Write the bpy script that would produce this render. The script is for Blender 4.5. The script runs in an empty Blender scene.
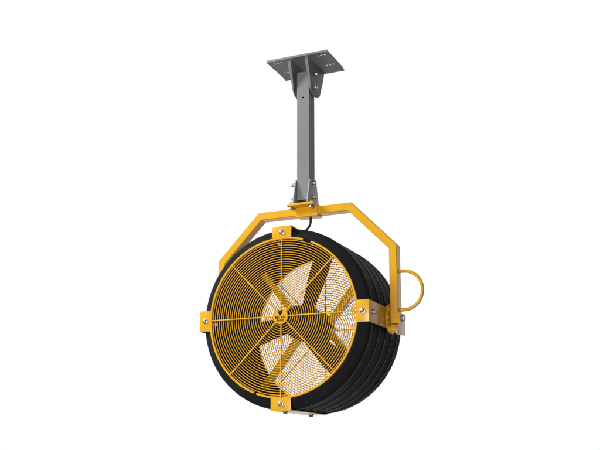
import bpy, bmesh, math
from mathutils import Vector, Matrix

# ---------------------------------------------------------------- basics
S = 0.32                       # metres per unit: the guard ring has radius 1 unit
BASE = Vector((0.0, 0.756, 0.0)) * S
Z0 = 3.0                       # the fan axis hangs 3 m up
sc = bpy.context.scene
COL = sc.collection
PI = math.pi


def P(u, v, z):
    return Vector((u * S, v * S, z * S)) - BASE


def link(name, bm, mats, parent=None, smooth=None):
    me = bpy.data.meshes.new(name)
    bmesh.ops.recalc_face_normals(bm, faces=bm.faces)
    bm.to_mesh(me)
    bm.free()
    if not isinstance(mats, (list, tuple)):
        mats = [mats]
    for m in mats:
        me.materials.append(m)
    if smooth is not None:
        for p in me.polygons:
            p.use_smooth = not (smooth in (25, 30, 35) and p.area > 1.2e-4)   # flat plates stay flat
        me.set_sharp_from_angle(angle=math.radians(smooth))
    o = bpy.data.objects.new(name, me)
    COL.objects.link(o)
    o.parent = parent
    return o


def bevel(bm, edges, w, seg=2):
    bmesh.ops.bevel(bm, geom=edges, offset=w * S, segments=seg, profile=0.6, affect='EDGES', clamp_overlap=True)


def add_box(bm, lo, hi, bw=0.0, seg=2, mi=0):
    r = bmesh.ops.create_cube(bm, size=1.0)
    a, b = P(*lo), P(*hi)
    c, d = (a + b) / 2, b - a
    for v in r['verts']:
        v.co = Vector((c.x + v.co.x * d.x, c.y + v.co.y * d.y, c.z + v.co.z * d.z))
    fs = {f for v in r['verts'] for f in v.link_faces}
    for f in fs:
        f.material_index = mi
    if bw:
        bevel(bm, list({e for f in fs for e in f.edges}), bw, seg)


def add_prism(bm, pts, ext, bw=0.0, seg=2, mi=0):
    """pts: closed polygon of (u,v,z); ext: extrusion vector in units"""
    e = Vector(ext) * S
    a = [bm.verts.new(P(*p)) for p in pts]
    b = [bm.verts.new(v.co + e) for v in a]
    n = len(a)
    fs = [bm.faces.new(a), bm.faces.new(b[::-1])]
    for i in range(n):
        fs.append(bm.faces.new((a[i], b[i], b[(i + 1) % n], a[(i + 1) % n])))
    for f in fs:
        f.material_index = mi
    if bw:
        bevel(bm, list({e2 for f in fs for e2 in f.edges}), bw, seg)


def add_tube(bm, path, r, n=12, closed=False, cap=True):
    """round tube along points (u,v,z) in units"""
    pts = [P(*p) for p in path]
    N = len(pts)
    rings = []
    ref = None
    for i in range(N):
        if closed:
            t = (pts[(i + 1) % N] - pts[i - 1]).normalized()
        else:
            t = (pts[min(i + 1, N - 1)] - pts[max(i - 1, 0)]).normalized()
        if ref is None:
            ref = Vector((0, 0, 1)) if abs(t.z) < 0.9 else Vector((1, 0, 0))
        x = (ref - t * ref.dot(t)).normalized()
        y = t.cross(x)
        ref = x
        rings.append([bm.verts.new(pts[i] + (x * math.cos(2 * PI * k / n) + y * math.sin(2 * PI * k / n)) * r * S) for k in range(n)])
    for i in range(N if closed else N - 1):
        a, b = rings[i], rings[(i + 1) % N]
        for k in range(n):
            bm.faces.new((a[k], a[(k + 1) % n], b[(k + 1) % n], b[k]))
    if not closed and cap:
        bm.faces.new(rings[0][::-1])
        bm.faces.new(rings[-1])


def add_ring_v(bm, R, v, r, seg=144, n=6, a0=0.0, a1=2 * PI):
    """wire ring in the plane of the guard; an open arc if a1-a0 < 2pi"""
    full = abs(a1 - a0 - 2 * PI) < 1e-6
    m = seg if full else max(2, int(seg * (a1 - a0) / (2 * PI)))
    rows = []
    for i in range(m if full else m + 1):
        a = a0 + (a1 - a0) * i / m
        rows.append([bm.verts.new(P((R + r * math.cos(2 * PI * k / n)) * math.cos(a), v + r * math.sin(2 * PI * k / n),
                                    (R + r * math.cos(2 * PI * k / n)) * math.sin(a))) for k in range(n)])
    for i in range(len(rows) if full else len(rows) - 1):
        a, b = rows[i], rows[(i + 1) % len(rows)]
        for k in range(n):
            bm.faces.new((a[k], a[(k + 1) % n], b[(k + 1) % n], b[k]))
    if not full:
        bm.faces.new(rows[0])
        bm.faces.new(rows[-1][::-1])


def add_band_v(bm, prof, a0, a1, seg=160):
    """closed profile [(r, v)] swept about the fan axis from a0 to a1"""
    full = abs(a1 - a0 - 2 * PI) < 1e-6
    m = seg if full else max(2, int(seg * (a1 - a0) / (2 * PI)))
    n = len(prof)
    rows = []
    for i in range(m if full else m + 1):
        a = a0 + (a1 - a0) * i / m
        rows.append([bm.verts.new(P(r * math.cos(a), v, r * math.sin(a))) for r, v in prof])
    for i in range(len(rows) if full else len(rows) - 1):
        a, b = rows[i], rows[(i + 1) % len(rows)]
        for k in range(n):
            bm.faces.new((a[k], a[(k + 1) % n], b[(k + 1) % n], b[k]))
    if not full:
        bm.faces.new(rows[0])
        bm.faces.new(rows[-1][::-1])


def add_lathe(bm, c, axis, prof, n=32, phase=0.0, mi=0):
    """solid of revolution: prof [(r, h)] along axis from point c (units)"""
    ax = Vector(axis).normalized()
    ref = Vector((0, 0, 1)) if abs(ax.z) < 0.9 else Vector((1, 0, 0))
    x = (ref - ax * ref.dot(ax)).normalized()
    y = ax.cross(x)
    rows = []
    for r, h in prof:
        o = P(*c) + ax * h * S
        rows.append([bm.verts.new(o + (x * math.cos(2 * PI * k / n + phase) + y * math.sin(2 * PI * k / n + phase)) * r * S) for k in range(n)])
    fs = []
    for a, b in zip(rows, rows[1:]):
        for k in range(n):
            fs.append(bm.faces.new((a[k], a[(k + 1) % n], b[(k + 1) % n], b[k])))
    fs.append(bm.faces.new(rows[0][::-1]))
    fs.append(bm.faces.new(rows[-1]))
    for f in fs:
        f.material_index = mi


def hexbolt(bm, c, axis, r=0.026, h=0.024, washer=True, dome=False):
    if washer:
        add_lathe(bm, c, axis, [(r * 1.45, 0), (r * 1.45, 0.005), (r * 1.3, 0.007)], 20)
    b0 = 0.007 if washer else 0.0
    if dome:
        add_lathe(bm, c, axis, [(r, b0), (r * .95, b0 + h * .4), (r * .75, b0 + h * .75), (r * .4, b0 + h * .95), (r * .1, b0 + h)], 20)
    else:
        add_lathe(bm, c, axis, [(r * 1.1, b0), (r * 1.1, b0 + h * .8), (r * .92, b0 + h)], 6, 0.3)


def cut(o, cutter_bm):
    """subtract a mesh from o for good"""
    me = bpy.data.meshes.new('cutter')
    bmesh.ops.recalc_face_normals(cutter_bm, faces=cutter_bm.faces)
    cutter_bm.to_mesh(me)
    cutter_bm.free()
    c = bpy.data.objects.new('cutter', me)
    COL.objects.link(c)
    par = o.parent
    o.parent = None
    m = o.modifiers.new('b', 'BOOLEAN')
    m.object = c
    m.operation = 'DIFFERENCE'
    m.solver = 'EXACT'
    dg = bpy.context.evaluated_depsgraph_get()
    new = bpy.data.meshes.new_from_object(o.evaluated_get(dg))
    o.modifiers.clear()
    o.data = new
    o.parent = par
    bpy.data.objects.remove(c)


# ---------------------------------------------------------------- materials
def mat(name, base, rough, metal=0.0, spec=0.5, coat=0.0, coat_rough=0.1, var=0.05, bump=0.0, bump_scale=300.0, rvar=0.06):
    m = bpy.data.materials.new(name)
    m.use_nodes = True
    nt = m.node_tree
    b = nt.nodes['Principled BSDF']
    b.inputs['Metallic'].default_value = metal
    b.inputs['Specular IOR Level'].default_value = spec
    b.inputs['Coat Weight'].default_value = coat
    b.inputs['Coat Roughness'].default_value = coat_rough
    tc = nt.nodes.new('ShaderNodeTexCoord')
    n1 = nt.nodes.new('ShaderNodeTexNoise')
    n1.inputs['Scale'].default_value = 9.0
    n1.inputs['Detail'].default_value = 5.0
    nt.links.new(tc.outputs['Object'], n1.inputs['Vector'])
    mr = nt.nodes.new('ShaderNodeMapRange')
    mr.inputs['From Min'].default_value = 0.3
    mr.inputs['From Max'].default_value = 0.7
    mr.inputs['To Min'].default_value = 1.0 - var
    mr.inputs['To Max'].default_value = 1.0 + var
    nt.links.new(n1.outputs['Fac'], mr.inputs['Value'])
    mul = nt.nodes.new('ShaderNodeVectorMath')
    mul.operation = 'SCALE'
    mul.inputs[0].default_value = base
    nt.links.new(mr.outputs['Result'], mul.inputs['Scale'])
    nt.links.new(mul.outputs['Vector'], b.inputs['Base Color'])
    mr2 = nt.nodes.new('ShaderNodeMapRange')
    mr2.inputs['From Min'].default_value = 0.3
    mr2.inputs['From Max'].default_value = 0.7
    mr2.inputs['To Min'].default_value = max(0.02, rough - rvar)
    mr2.inputs['To Max'].default_value = rough + rvar
    nt.links.new(n1.outputs['Fac'], mr2.inputs['Value'])
    nt.links.new(mr2.outputs['Result'], b.inputs['Roughness'])
    if bump:
        n2 = nt.nodes.new('ShaderNodeTexNoise')
        n2.inputs['Scale'].default_value = bump_scale
        n2.inputs['Detail'].default_value = 2.0
        nt.links.new(tc.outputs['Object'], n2.inputs['Vector'])
        bp = nt.nodes.new('ShaderNodeBump')
        bp.inputs['Strength'].default_value = bump
        bp.inputs['Distance'].default_value = 0.001
        nt.links.new(n2.outputs['Fac'], bp.inputs['Height'])
        nt.links.new(bp.outputs['Normal'], b.inputs['Normal'])
    return m


YEL = mat('yellow powder coat', (0.80, 0.41, 0.012), 0.27, spec=0.5, coat=0.14, coat_rough=0.10, var=0.025, rvar=0.03, bump=0.015, bump_scale=420)
WIRE = mat('yellow coated wire', (0.84, 0.43, 0.012), 0.4, spec=0.4, var=0.03)
BLK = mat('black plastic', (0.021, 0.0205, 0.022), 0.5, spec=0.012, var=0.12, bump=0.15, bump_scale=500)
DRK = mat('black motor paint', (0.012, 0.011, 0.010), 0.55, spec=0.2, var=0.1)
GRY = mat('grey painted steel', (0.245, 0.24, 0.24), 0.45, metal=0.0, spec=0.1, var=0.05, bump=0.1, bump_scale=380)
RIB = mat('painted grey rib highlight', (0.14, 0.14, 0.14), 0.45, spec=0.3)
LGT = mat('light galvanised steel', (0.36, 0.36, 0.37), 0.5, metal=0.25, spec=0.5, var=0.06)
ZNC = mat('zinc plated bolt', (0.50, 0.48, 0.45), 0.40, metal=1.0, var=0.06)
INK = mat('black badge print', (0.012, 0.010, 0.006), 0.6, spec=0.1, var=0.0)
RUB = mat('black cable rubber', (0.012, 0.012, 0.012), 0.45, spec=0.4)

# ---------------------------------------------------------------- the fan
fan = bpy.data.objects.new('hanging_drum_fan', None)
COL.objects.link(fan)
fan.location = Vector((BASE.x, BASE.y, Z0))
fan['label'] = 'black drum fan with yellow wire guards and yoke, hung from a grey ceiling post'
fan['category'] = 'fan'

# ---- drum ---------------------------------------------------------------
prof = [(1.100, 1.28), (1.100, 0.16), (1.085, 0.10), (1.045, 0.055), (1.003, 0.024), (0.996, 0.010), (1.003, 0.002),
        (1.045, 0.026), (1.090, 0.056), (1.108, 0.070), (1.118, 0.084), (1.1235, 0.104), (1.1245, 0.125)]
for vb in (0.155, 0.43, 0.69, 0.92, 1.13):
    prof += [(1.1245, vb - 0.010), (1.1315, vb - 0.005), (1.1325, vb), (1.1315, vb + 0.005), (1.1245, vb + 0.010)]
prof += [(1.124, 1.235), (1.118, 1.29), (1.103, 1.335), (1.075, 1.375), (1.050, 1.402), (1.030, 1.418), (1.022, 1.413), (1.026, 1.40), (1.062, 1.36), (1.09, 1.32)]
bm = bmesh.new()
add_band_v(bm, prof, 0, 2 * PI, 220)
for f in bm.faces:                       # lighter grey on the rib crests, painted in for their thin highlights
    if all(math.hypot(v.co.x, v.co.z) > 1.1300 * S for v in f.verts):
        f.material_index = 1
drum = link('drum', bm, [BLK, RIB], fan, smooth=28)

# ---- grilles ------------------------------------------------------------
NR = 29


def grille(name, v, vs, wire, gaps):
    bm = bmesh.new()
    r0, r1 = 0.105, (0.972 if v < 1 else 1.008)
    for i in range(NR):
        R = r0 + (r1 - r0) * (i + 0.5) / NR
        add_ring_v(bm, R, v, wire, 168, 8)
    g = link(name, bm, WIRE, fan, smooth=80)
    bm = bmesh.new()
    pr = [(1.010, v), (1.012, v - 0.004), (1.025, v - 0.004), (1.028, v), (1.028, v + 0.012), (1.010, v + 0.012)] if v > 1 else [(0.974, v - 0.012), (0.977, v - 0.016), (0.997, v - 0.016), (1.0, v - 0.012), (1.0, v + 0.010), (0.974, v + 0.010)]
    for a0, a1 in gaps:
        add_band_v(bm, pr, a0, a1, 200)
    link('rim', bm, YEL, g, smooth=40)
    for k in range(8):
        a = k * PI / 4
        bm = bmesh.new()
        rr = (0.982 if k % 2 else 0.99) + (0.03 if v > 1 else 0)
        add_tube(bm, [(0.06 * math.cos(a), vs, 0.06 * math.sin(a)), (rr * math.cos(a), vs, rr * math.sin(a))], 0.0080, 10)
        link('spoke', bm, WIRE, g, smooth=60)
    return g


R_ = math.radians
front = grille('front_grille', 0.0, -0.0165, 0.0048, [(R_(73), R_(248.3)), (R_(250.6), R_(426.3))])
rear = grille('rear_grille', 1.421, 1.434, 0.0054, [(0, 2 * PI)])

# badge on the front grille: disc, animal-head mark and two lines of lettering in one mesh
bm = bmesh.new()
add_lathe(bm, (-0.004, -0.012, -0.004), (0, -1, 0), [(0.096, 0), (0.0985, 0.004), (0.0985, 0.014), (0.094, 0.019), (0.03, 0.020)], 56)


def print_poly(pts, cx, cz, s):
    vs = [bm.verts.new(P(cx + x * s, -0.0345, cz + z * s)) for x, z in pts]
    vs2 = [bm.verts.new(P(cx + x * s, -0.0300, cz + z * s)) for x, z in pts]
    fs = [bm.faces.new(vs), bm.faces.new(vs2[::-1])]
    for i in range(len(vs)):
        j = (i + 1) % len(vs)
        fs.append(bm.faces.new((vs[i], vs2[i], vs2[j], vs[j])))
    for f in fs:
        f.material_index = 1


# head seen from three-quarters: two ears, forehead, muzzle
print_poly([(-0.55, 0.35), (-0.95, 1.0), (-0.55, 0.92), (-0.2, 0.55), (0.12, 0.55), (0.55, 1.0), (0.95, 0.85), (0.62, 0.30),
            (0.72, -0.05), (0.55, -0.45), (0.25, -0.85), (-0.12, -0.95), (-0.30, -0.75), (-0.28, -0.45), (-0.75, -0.25), (-0.78, 0.05)], -0.006, 0.041, 0.037)


def lettering(txt, cx, cz, size):
    cu = bpy.data.curves.new('lettering', 'FONT')
    cu.body = txt
    cu.align_x = 'CENTER'
    cu.align_y = 'CENTER'
    cu.size = size * S
    cu.extrude = 0.0012 * S
    cu.offset = 0.0012 * S
    cu.space_character = 1.08
    to = bpy.data.objects.new('lettering', cu)
    COL.objects.link(to)
    dg = bpy.context.evaluated_depsgraph_get()
    me = bpy.data.meshes.new_from_object(to.evaluated_get(dg))
    me.transform(Matrix.Translation(P(cx, -0.0335, cz)) @ Matrix.Rotation(PI / 2, 4, 'X'))
    n0 = len(bm.faces)
    bm.from_mesh(me)
    bm.faces.ensure_lookup_table()
    for f in bm.faces[n0:]:
        f.material_index = 1
    bpy.data.objects.remove(to)


lettering('BIG ASS', -0.004, -0.018, 0.038)
lettering('FANS', -0.004, -0.053, 0.038)
link('badge', bm, [YEL, INK], front, smooth=30)

# ---- straps that clamp guards to the drum (top, left, bottom, right) ----
WC = 0.133


def strap(ang, vend, bolts):
    """tab over the guard ring, folded back along the drum"""
    ca, sa = math.cos(ang), math.sin(ang)

    def q(r, t, v):            # radial, tangential(ccw), depth -> u,v,z
        return (r * ca - t * sa, v, r * sa + t * ca)
    bm = bmesh.new()
    sec = [(0.992, -0.018), (1.1425, -0.018), (1.1425, vend), (1.1335, vend), (1.1335, -0.006), (0.992, -0.006)]
    e0 = Vector(q(0, 2 * WC, 0))
    pts = [q(r, -WC, v) for r, v in sec]
    add_prism(bm, pts, e0, 0.003, 2)
    s = link('mounting_strap', bm, YEL, fan, smooth=35)
    bm = bmesh.new()
    hexbolt(bm, q(1.062, 0, -0.018), (0, -1, 0), 0.024, 0.024, True, True)
    link('clip_bolt', bm, ZNC, s, smooth=40)
    for v in bolts:
        bm = bmesh.new()
        hexbolt(bm, q(1.1425, 0, v), (ca, 0, sa), 0.026, 0.022)
        link('strap_bolt', bm, ZNC, s, smooth=30)
    # clamp hook seen through the guard just inside the ring
    bm = bmesh.new()
    add_tube(bm, [q(1.06, 0.045, 0.012), q(0.905, 0.045, 0.012)], 0.0075, 8)
    add_tube(bm, [q(0.912, 0.027, 0.012), q(0.912, 0.063, 0.012)], 0.0075, 8)
    link('clamp_hook', bm, WIRE, s, smooth=60)


strap(PI / 2, 1.18, (0.12, 0.92))
strap(PI, 0.66, (0.128,))
strap(3 * PI / 2, 1.18, (0.12, 0.92))
strap(0, 0.66, (0.128,))

# ---- motor, its struts and the impeller -------------------------------------
bm = bmesh.new()
mp = [(0.10, 0.70), (0.205, 0.715), (0.225, 0.74)]
for i in range(9):
    v0 = 0.77 + i * 0.045
    mp += [(0.225, v0), (0.225, v0 + 0.022), (0.207, v0 + 0.026), (0.207, v0 + 0.041)]
mp += [(0.225, 1.18), (0.215, 1.24), (0.15, 1.27), (0.05, 1.275)]
add_lathe(bm, (0, 0, 0), (0, 1, 0), mp, 48)
motor = link('motor', bm, DRK, fan, smooth=40)
for sx in (-1, 1):
    for sz in (-1, 1):
        a = Vector((sx * 0.13, 0, -sz * 0.03))
        d = Vector((math.cos(R_(52)) * sx, 0, math.sin(R_(52)) * sz))
        # reach the drum wall
        if sx * sz < 0:
            a = a - d * 0.34          # these two run on past the motor
        L = 0.36
        while (a + d * L).length < 1.101:
            L += 0.004
        b = a + d * L
        n = Vector((-d.z, 0, d.x)) * 0.042
        bm = bmesh.new()
        pts = [(p.x, 1.05, p.z) for p in (a - n, b - n, b + n, a + n)]
        add_prism(bm, pts, (0, 0.10, 0), 0.004, 2)
        link('motor_strut', bm, YEL, motor, smooth=35)

bm = bmesh.new()
add_lathe(bm, (0, 0, 0), (0, 1, 0), [(0.07, 0.44), (0.10, 0.45), (0.105, 0.48), (0.19, 0.495), (0.215, 0.515), (0.215, 0.66), (0.19, 0.685), (0.08, 0.70)], 48)
imp = link('impeller', bm, DRK, fan, smooth=40)
for k in range(3):
    th = R_((71.5, 194.0, 315.0)[k])
    rad = Vector((math.cos(th), 0, math.sin(th)))
    tan = Vector((-math.sin(th), 0, math.cos(th)))
    bm = bmesh.new()
    NRr, NC = 18, 10
    lay = []
    for side in (0, 1):
        g = []
        for i in range(NRr + 1):
            s = i / NRr
            r = 0.17 + s * (1.065 - 0.17)
            ch = 0.21 + 0.09 * min(1.0, s / 0.55) - 0.015 * max(0, s - .6)
            be = R_(18 - 6 * s)
            row = []
            for j in range(NC + 1):
                x = (j / NC - 0.5) * ch - 0.037
                cam = 0.02 * (1 - (2 * j / NC - 1) ** 2)
                th_ = 0.013 * math.sqrt(max(0.0, 1 - (2 * j / NC - 1) ** 2)) + 0.004
                rr = r - 0.012 * (2 * j / NC - 1) ** 2 * (1 if i == NRr else 0)
                h = cam + (th_ / 2 if side else -th_ / 2)
                p = rad * rr + tan * (math.cos(be) * x - math.sin(be) * h) + Vector((0, 1, 0)) * (math.sin(be) * x + math.cos(be) * h + 0.60)
                row.append(bm.verts.new(P(*p)))
            g.append(row)
        lay.append(g)
    for side, g in enumerate(lay):
        for i in range(NRr):
            for j in range(NC):
                bm.faces.new((g[i][j], g[i + 1][j], g[i + 1][j + 1], g[i][j + 1]))
    A, B = lay
    for i in range(NRr):
        for j in (0, NC):
            bm.faces.new((A[i][j], A[i + 1][j], B[i + 1][j], B[i][j]))
    for j in range(NC):
        for i in (0, NRr):
            bm.faces.new((A[i][j], A[i][j + 1], B[i][j + 1], B[i][j]))
    link('blade', bm, DRK, imp, smooth=50)

# ---- yoke -------------------------------------------------------------------
V0, V1 = 0.681, 0.831
out = [(-1.281, -0.066), (-1.281, 0.941), (-0.674, 1.562), (0.674, 1.562), (1.281, 0.941), (1.281, -0.066)]
inn = [(1.174, -0.066), (1.174, 0.897), (0.629, 1.454), (-0.629, 1.454), (-1.174, 0.897), (-1.174, -0.066)]
bm = bmesh.new()
secs = []
w = 0.012
for (ou, oz), (iu, iz) in zip(out, inn[::-1]):
    du, dz = (iu - ou), (iz - oz)
    k = 0.010 / math.hypot(du, dz)
    o1 = (ou + du * k, oz + dz * k)
    i1 = (iu - du * k, iz - dz * k)
    loop = [(o1[0], V0, o1[1]), (ou, V0 + .010, oz), (ou, V1 - .010, oz), (o1[0], V1, o1[1]),
            (i1[0], V1, i1[1]), (iu, V1 - .010, iz), (iu, V0 + .010, iz), (i1[0], V0, i1[1])]
    secs.append([bm.verts.new(P(*p)) for p in loop])
for a, b in zip(secs, secs[1:]):
    for k in range(8):
        bm.faces.new((a[k], a[(k + 1) % 8], b[(k + 1) % 8], b[k]))
# open hollow feet: wall thickness then the inside of the tube
for s in (secs[0], secs[-1]):
    c = sum((v.co for v in s), Vector()) / 8
    inner = [bm.verts.new(Vector((c.x + (v.co.x - c.x) * .80, c.y + (v.co.y - c.y) * .86, v.co.z))) for v in s]
    deep = [bm.verts.new(v.co + Vector((0, 0, 0.25 * S))) for v in inner]
    for k in range(8):
        j = (k + 1) % 8
        bm.faces.new((s[k], s[j], inner[j], inner[k]))
        bm.faces.new((inner[k], inner[j], deep[j], deep[k]))
    bm.faces.new(deep)
yoke = link('yoke', bm, YEL, fan, smooth=25)
bm = bmesh.new()
# loop handle on the right leg
hz = 0.353
path = [(1.270, 0.757, hz + 0.246), (1.30, 0.757, hz + 0.246), (1.335, 0.757, hz + 0.246)]
for i in range(1, 24):
    a = PI / 2 - PI * i / 24
    path.append((1.345 + 0.236 * math.cos(a), 0.757, hz + 0.246 * math.sin(a)))
path += [(1.335, 0.757, hz - 0.246), (1.30, 0.757, hz - 0.246), (1.270, 0.757, hz - 0.246)]
bm.free()
bm = bmesh.new()
add_tube(bm, path, 0.0215, 14)
for s in (-1, 1):
    add_lathe(bm, (1.281, 0.757, hz + s * 0.246), (1, 0, 0), [(0.031, 0), (0.028, 0.006), (0.023, 0.010)], 20)
link('loop_handle', bm, YEL, yoke, smooth=60)

# saddle clamp and top plate where the post bolts on
bm = bmesh.new()
add_box(bm, (-0.105, 0.664, 1.434), (0.205, 0.848, 1.5655), 0.006)
link('saddle_clamp', bm, YEL, yoke, smooth=35)
bm = bmesh.new()
add_box(bm, (-0.192, 0.552, 1.5665), (0.192, 0.952, 1.600), 0.006)
tp = link('top_plate', bm, YEL, yoke, smooth=35)
for u in (-0.147, 0.147):
    for v in (0.60, 0.905):
        bm = bmesh.new()
        hexbolt(bm, (u, v, 1.5665), (0, 0, -1), 0.026, 0.034)
        link('plate_bolt', bm, ZNC, yoke, smooth=30)
        bm = bmesh.new()
        hexbolt(bm, (u, v, 1.600), (0, 0, 1), 0.022, 0.02)
        link('plate_bolt', bm, ZNC, yoke, smooth=30)

# pivots between yoke legs and drum straps (right one in view, left one behind the drum)
for s in (1, -1):
    bm = bmesh.new()
    add_lathe(bm, (s * 1.1435, 0.757, 0), (s, 0, 0), [(0.184, 0), (0.187, 0.003), (0.187, 0.020), (0.183, 0.023)], 56)
    add_lathe(bm, (s * 1.166, 0.757, 0), (s, 0, 0), [(0.045, 0), (0.045, 0.007)], 24)
    pv = link('pivot_disc', bm, YEL, fan, smooth=40)
    for a in (25, 75, 130, 178, 205, 265, 320):
        bm = bmesh.new()
        hexbolt(bm, (s * 1.1665, 0.757 + 0.145 * math.cos(R_(a)), 0.145 * math.sin(R_(a))), (s, 0, 0), 0.014, 0.010, False)
        link('disc_bolt', bm, ZNC, pv, smooth=30)
    bm = bmesh.new()
    poly = [(0.672, 0.060), (0.895, 0.066), (0.900, 0.060), (0.900, -0.192), (0.890, -0.200), (0.545, -0.222), (0.532, -0.212),
            (0.530, -0.125), (0.540, -0.115), (0.662, -0.085), (0.668, -0.07)]
    add_prism(bm, [(s * 1.2835, v, z) for v, z in poly], (s * 0.016, 0, 0), 0.003, 2)
    add_lathe(bm, (s * 1.167, 0.640, -0.145), (s, 0, 0), [(0.040, 0), (0.043, 0.004), (0.043, 0.112), (0.040, 0.116)], 28)
    lp = link('leg_plate', bm, YEL, fan, smooth=35)
    bm = bmesh.new()
    hexbolt(bm, (s * 1.2995, 0.79, 0.012), (s, 0, 0), 0.034, 0.028)
    link('plate_bolt', bm, ZNC, lp, smooth=30)

# ---- supply cable ---------------------------------------------------------------
bm = bmesh.new()
ctl = [(0.070, 0.757, 1.46), (0.070, 0.757, 1.42), (0.068, 0.757, 1.37), (0.050, 0.757, 1.320), (0.012, 0.762, 1.280), (-0.04, 0.77, 1.240), (-0.085, 0.78, 1.19), (-0.10, 0.79, 1.115)]


def catmull(c, n=8):
    o = []
    for i in range(len(c) - 1):
        p0, p1, p2, p3 = (Vector(c[max(i - 1, 0)]), Vector(c[i]), Vector(c[i + 1]), Vector(c[min(i + 2, len(c) - 1)]))
        for k in range(n):
            t = k / n
            o.append(0.5 * ((2 * p1) + (p2 - p0) * t + (2 * p0 - 5 * p1 + 4 * p2 - p3) * t * t + (3 * p1 - p0 - 3 * p2 + p3) * t ** 3))
    o.append(Vector(c[-1]))
    return o


add_tube(bm, [tuple(p) for p in catmull(ctl)], 0.0165, 12)
link('power_cable', bm, RUB, fan, smooth=60)

# ---- grey drop post with its foot brackets -----------------------------------------
CW = 0.0925
bm = bmesh.new()
add_box(bm, (-CW, 0.757 - CW, 1.668), (CW, 0.757 + CW, 3.52), 0.010, 3)
post = link('drop_post', bm, GRY, fan, smooth=40)
cb = bmesh.new()
add_box(cb, (-CW + .014, 0.757 - CW + .014, 1.5), (CW - .014, 0.757 + CW - .014, 3.7))
cut(post, cb)
cb = bmesh.new()
add_lathe(cb, (0.0, 0.55, 3.134), (0, 1, 0), [(0.016, 0), (0.016, 0.3)], 20)
cut(post, cb)
post.data.polygons.foreach_set('use_smooth', [False] * len(post.data.polygons))
for s in (-1, 1):
    bm = bmesh.new()
    poly = [(0.560, 1.602), (0.950, 1.602), (0.950, 1.63), (0.872, 1.925), (0.850, 1.950), (0.664, 1.950), (0.642, 1.925), (0.560, 1.63)]
    add_prism(bm, [(s * 0.0945, v, z) for v, z in poly], (s * 0.016, 0, 0), 0.003, 2)
    fb = link('foot_bracket', bm, LGT, post, smooth=35)
    for z in (1.722, 1.918):
        bm = bmesh.new()
        hexbolt(bm, (s * 0.1105, 0.765, z), (s, 0, 0), 0.026, 0.030)
        if s < 0:                        # the threaded ends and nuts stick out on this side
            add_lathe(bm, (-0.14, 0.765, z), (-1, 0, 0), [(0.026, 0), (0.026, 0.055), (0.017, 0.057), (0.016, 0.080)], 14)
        link('foot_bolt', bm, ZNC, post, smooth=30)
bm = bmesh.new()
add_box(bm, (-0.091, 0.66, 1.602), (0.091, 0.92, 1.616), 0.004)
link('foot_plate', bm, DRK, post, smooth=35)  # black finish stands in for the shaded gap between the foot brackets

# ---- ceiling plate with hinge ears ---------------------------------------------------
ZP = 3.644
bm = bmesh.new()
pw = 0.457
sec = [(0.440, ZP - 0.004), (0.448, ZP), (0.975, ZP), (1.085, ZP - 0.022), (1.090, ZP - 0.011), (0.980, ZP + 0.012), (0.462, ZP + 0.012), (0.458, ZP + 0.027), (0.438, ZP + 0.027)]
add_prism(bm, [(-pw, v, z) for v, z in sec], (2 * pw, 0, 0), 0.003, 2)
plate = link('ceiling_plate', bm, GRY, fan, smooth=30)
cb = bmesh.new()
for su in (-1, 1):
    for v in (0.535, 0.868):
        for du in (-0.05, 0.0, 0.05):
            add_lathe(cb, (su * 0.325 + du, v, ZP - 0.1), (0, 0, 1), [(0.019, 0), (0.019, 0.3)], 16)
cut(plate, cb)
for s in (-1, 1):
    bm = bmesh.new()
    poly = [(0.470, ZP - 0.001), (0.972, ZP - 0.001), (1.072, ZP - 0.0225), (1.055, 3.50), (1.022, 3.38)]
    for i in range(0, 11):
        a = R_(5 - i * 18)
        poly.append((0.822 + 0.190 * math.cos(a), 3.330 + 0.150 * math.sin(a)))
    poly += [(0.585, 3.420), (0.515, 3.54)]
    u0 = 0.103 if s > 0 else -0.155
    add_prism(bm, [(u0, v, z) for v, z in poly], (0.052, 0, 0))
    for v in bm.verts:                   # the casting thins towards its foot
        if v.co.x > (u0 + 0.02) * S:
            v.co.x = (u0 + 0.015 + 0.037 * min(1.0, max(0.0, (v.co.z / S - 3.25) / 0.38))) * S
    bevel(bm, list(bm.edges), 0.004, 2)
    ear = link('hinge_ear', bm, GRY, plate, smooth=35)
for s in (-1, 1):
    for v, z, r in ((0.80, 3.310, 0.032), (0.76, 3.49, 0.017)):
        bm = bmesh.new()
        hexbolt(bm, ((0.118 + (z - 3.25) * 0.097) if s > 0 else -0.155, v, z), (s, 0, 0), r, 0.030)
        link('hinge_bolt', bm, ZNC, plate, smooth=30)
bm = bmesh.new()
add_tube(bm, [(-0.136, 0.80, 3.31), (0.136, 0.80, 3.31)], 0.02, 12)
link('hinge_pin', bm, ZNC, plate, smooth=40)

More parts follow.
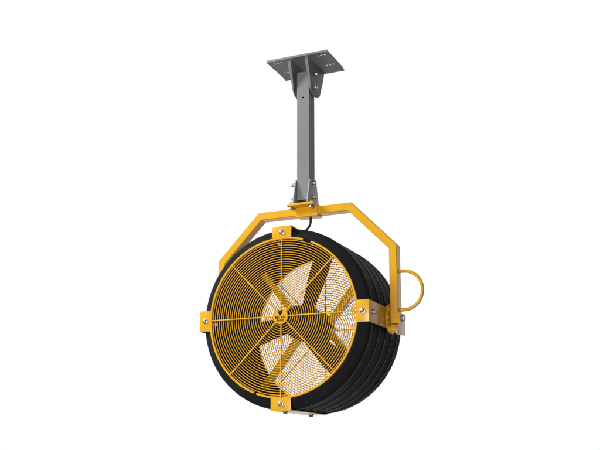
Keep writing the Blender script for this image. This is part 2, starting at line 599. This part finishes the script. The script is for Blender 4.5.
# ---------------------------------------------------------------- camera
f_px, yaw, pitch = 928.587, R_(23.7016), R_(14.5384)
fh = Vector((-math.sin(yaw), math.cos(yaw), 0))
right = Vector((math.cos(yaw), math.sin(yaw), 0))
fwd = fh * math.cos(pitch) + Vector((0, 0, math.sin(pitch)))
up = -fh * math.sin(pitch) + Vector((0, 0, math.cos(pitch)))
Cc = Vector((4.76518422, -10.29451547, -1.78089657)) * S + Vector((0, 0, Z0))
cam = bpy.data.cameras.new('camera')
co = bpy.data.objects.new('camera', cam)
COL.objects.link(co)
M = Matrix((right, up, -fwd)).transposed().to_4x4()
M.translation = Cc
co.matrix_world = M
cam.sensor_width = 36.0
cam.lens = f_px / 600.0 * 36.0
cam.clip_end = 500
sc.camera = co

# ---------------------------------------------------------------- studio light: white backdrop behind, dimmer room in front
w = bpy.data.worlds.new('World')
sc.world = w
w.use_nodes = True
nt = w.node_tree
bg = nt.nodes['Background']
tc = nt.nodes.new('ShaderNodeTexCoord')
dot = nt.nodes.new('ShaderNodeVectorMath')
dot.operation = 'DOT_PRODUCT'
nt.links.new(tc.outputs['Generated'], dot.inputs[0])
dot.inputs[1].default_value = (-0.37, 0.90, 0.23)
mr = nt.nodes.new('ShaderNodeMapRange')
mr.interpolation_type = 'SMOOTHSTEP'
mr.inputs['From Min'].default_value = 0.2
mr.inputs['From Max'].default_value = 0.8
mr.inputs['To Min'].default_value = 0.07
mr.inputs['To Max'].default_value = 1.02
nt.links.new(dot.outputs['Value'], mr.inputs['Value'])
nt.links.new(mr.outputs['Result'], bg.inputs['Color'])
bg.inputs['Strength'].default_value = 1.0


def lamp(name, loc, target, size, power, col=(1, 1, 1)):
    l = bpy.data.lights.new(name, 'AREA')
    l.shape = 'RECTANGLE'
    l.size, l.size_y = size
    l.energy = power
    l.color = col
    o = bpy.data.objects.new(name, l)
    COL.objects.link(o)
    o.location = loc
    o.rotation_euler = (Vector(target) - Vector(loc)).to_track_quat('-Z', 'Y').to_euler()


ctr = (0, 0.2, Z0 + 0.3)
lamp('key_softbox', (-3.2, -2.0, Z0 + 2.7), ctr, (1.6, 1.6), 215)
lamp('front_softbox', (0.35, -4.2, Z0 - 0.5), (0, 0, Z0 + 0.1), (2.0, 2.0), 128)

sc.view_settings.view_transform = 'Standard'
sc.view_settings.look = 'None'
sc.view_settings.exposure = 0
sc.view_settings.gamma = 1
sc.render.film_transparent = False
sc.cycles.use_denoising = True
sc.cycles.max_bounces = 8
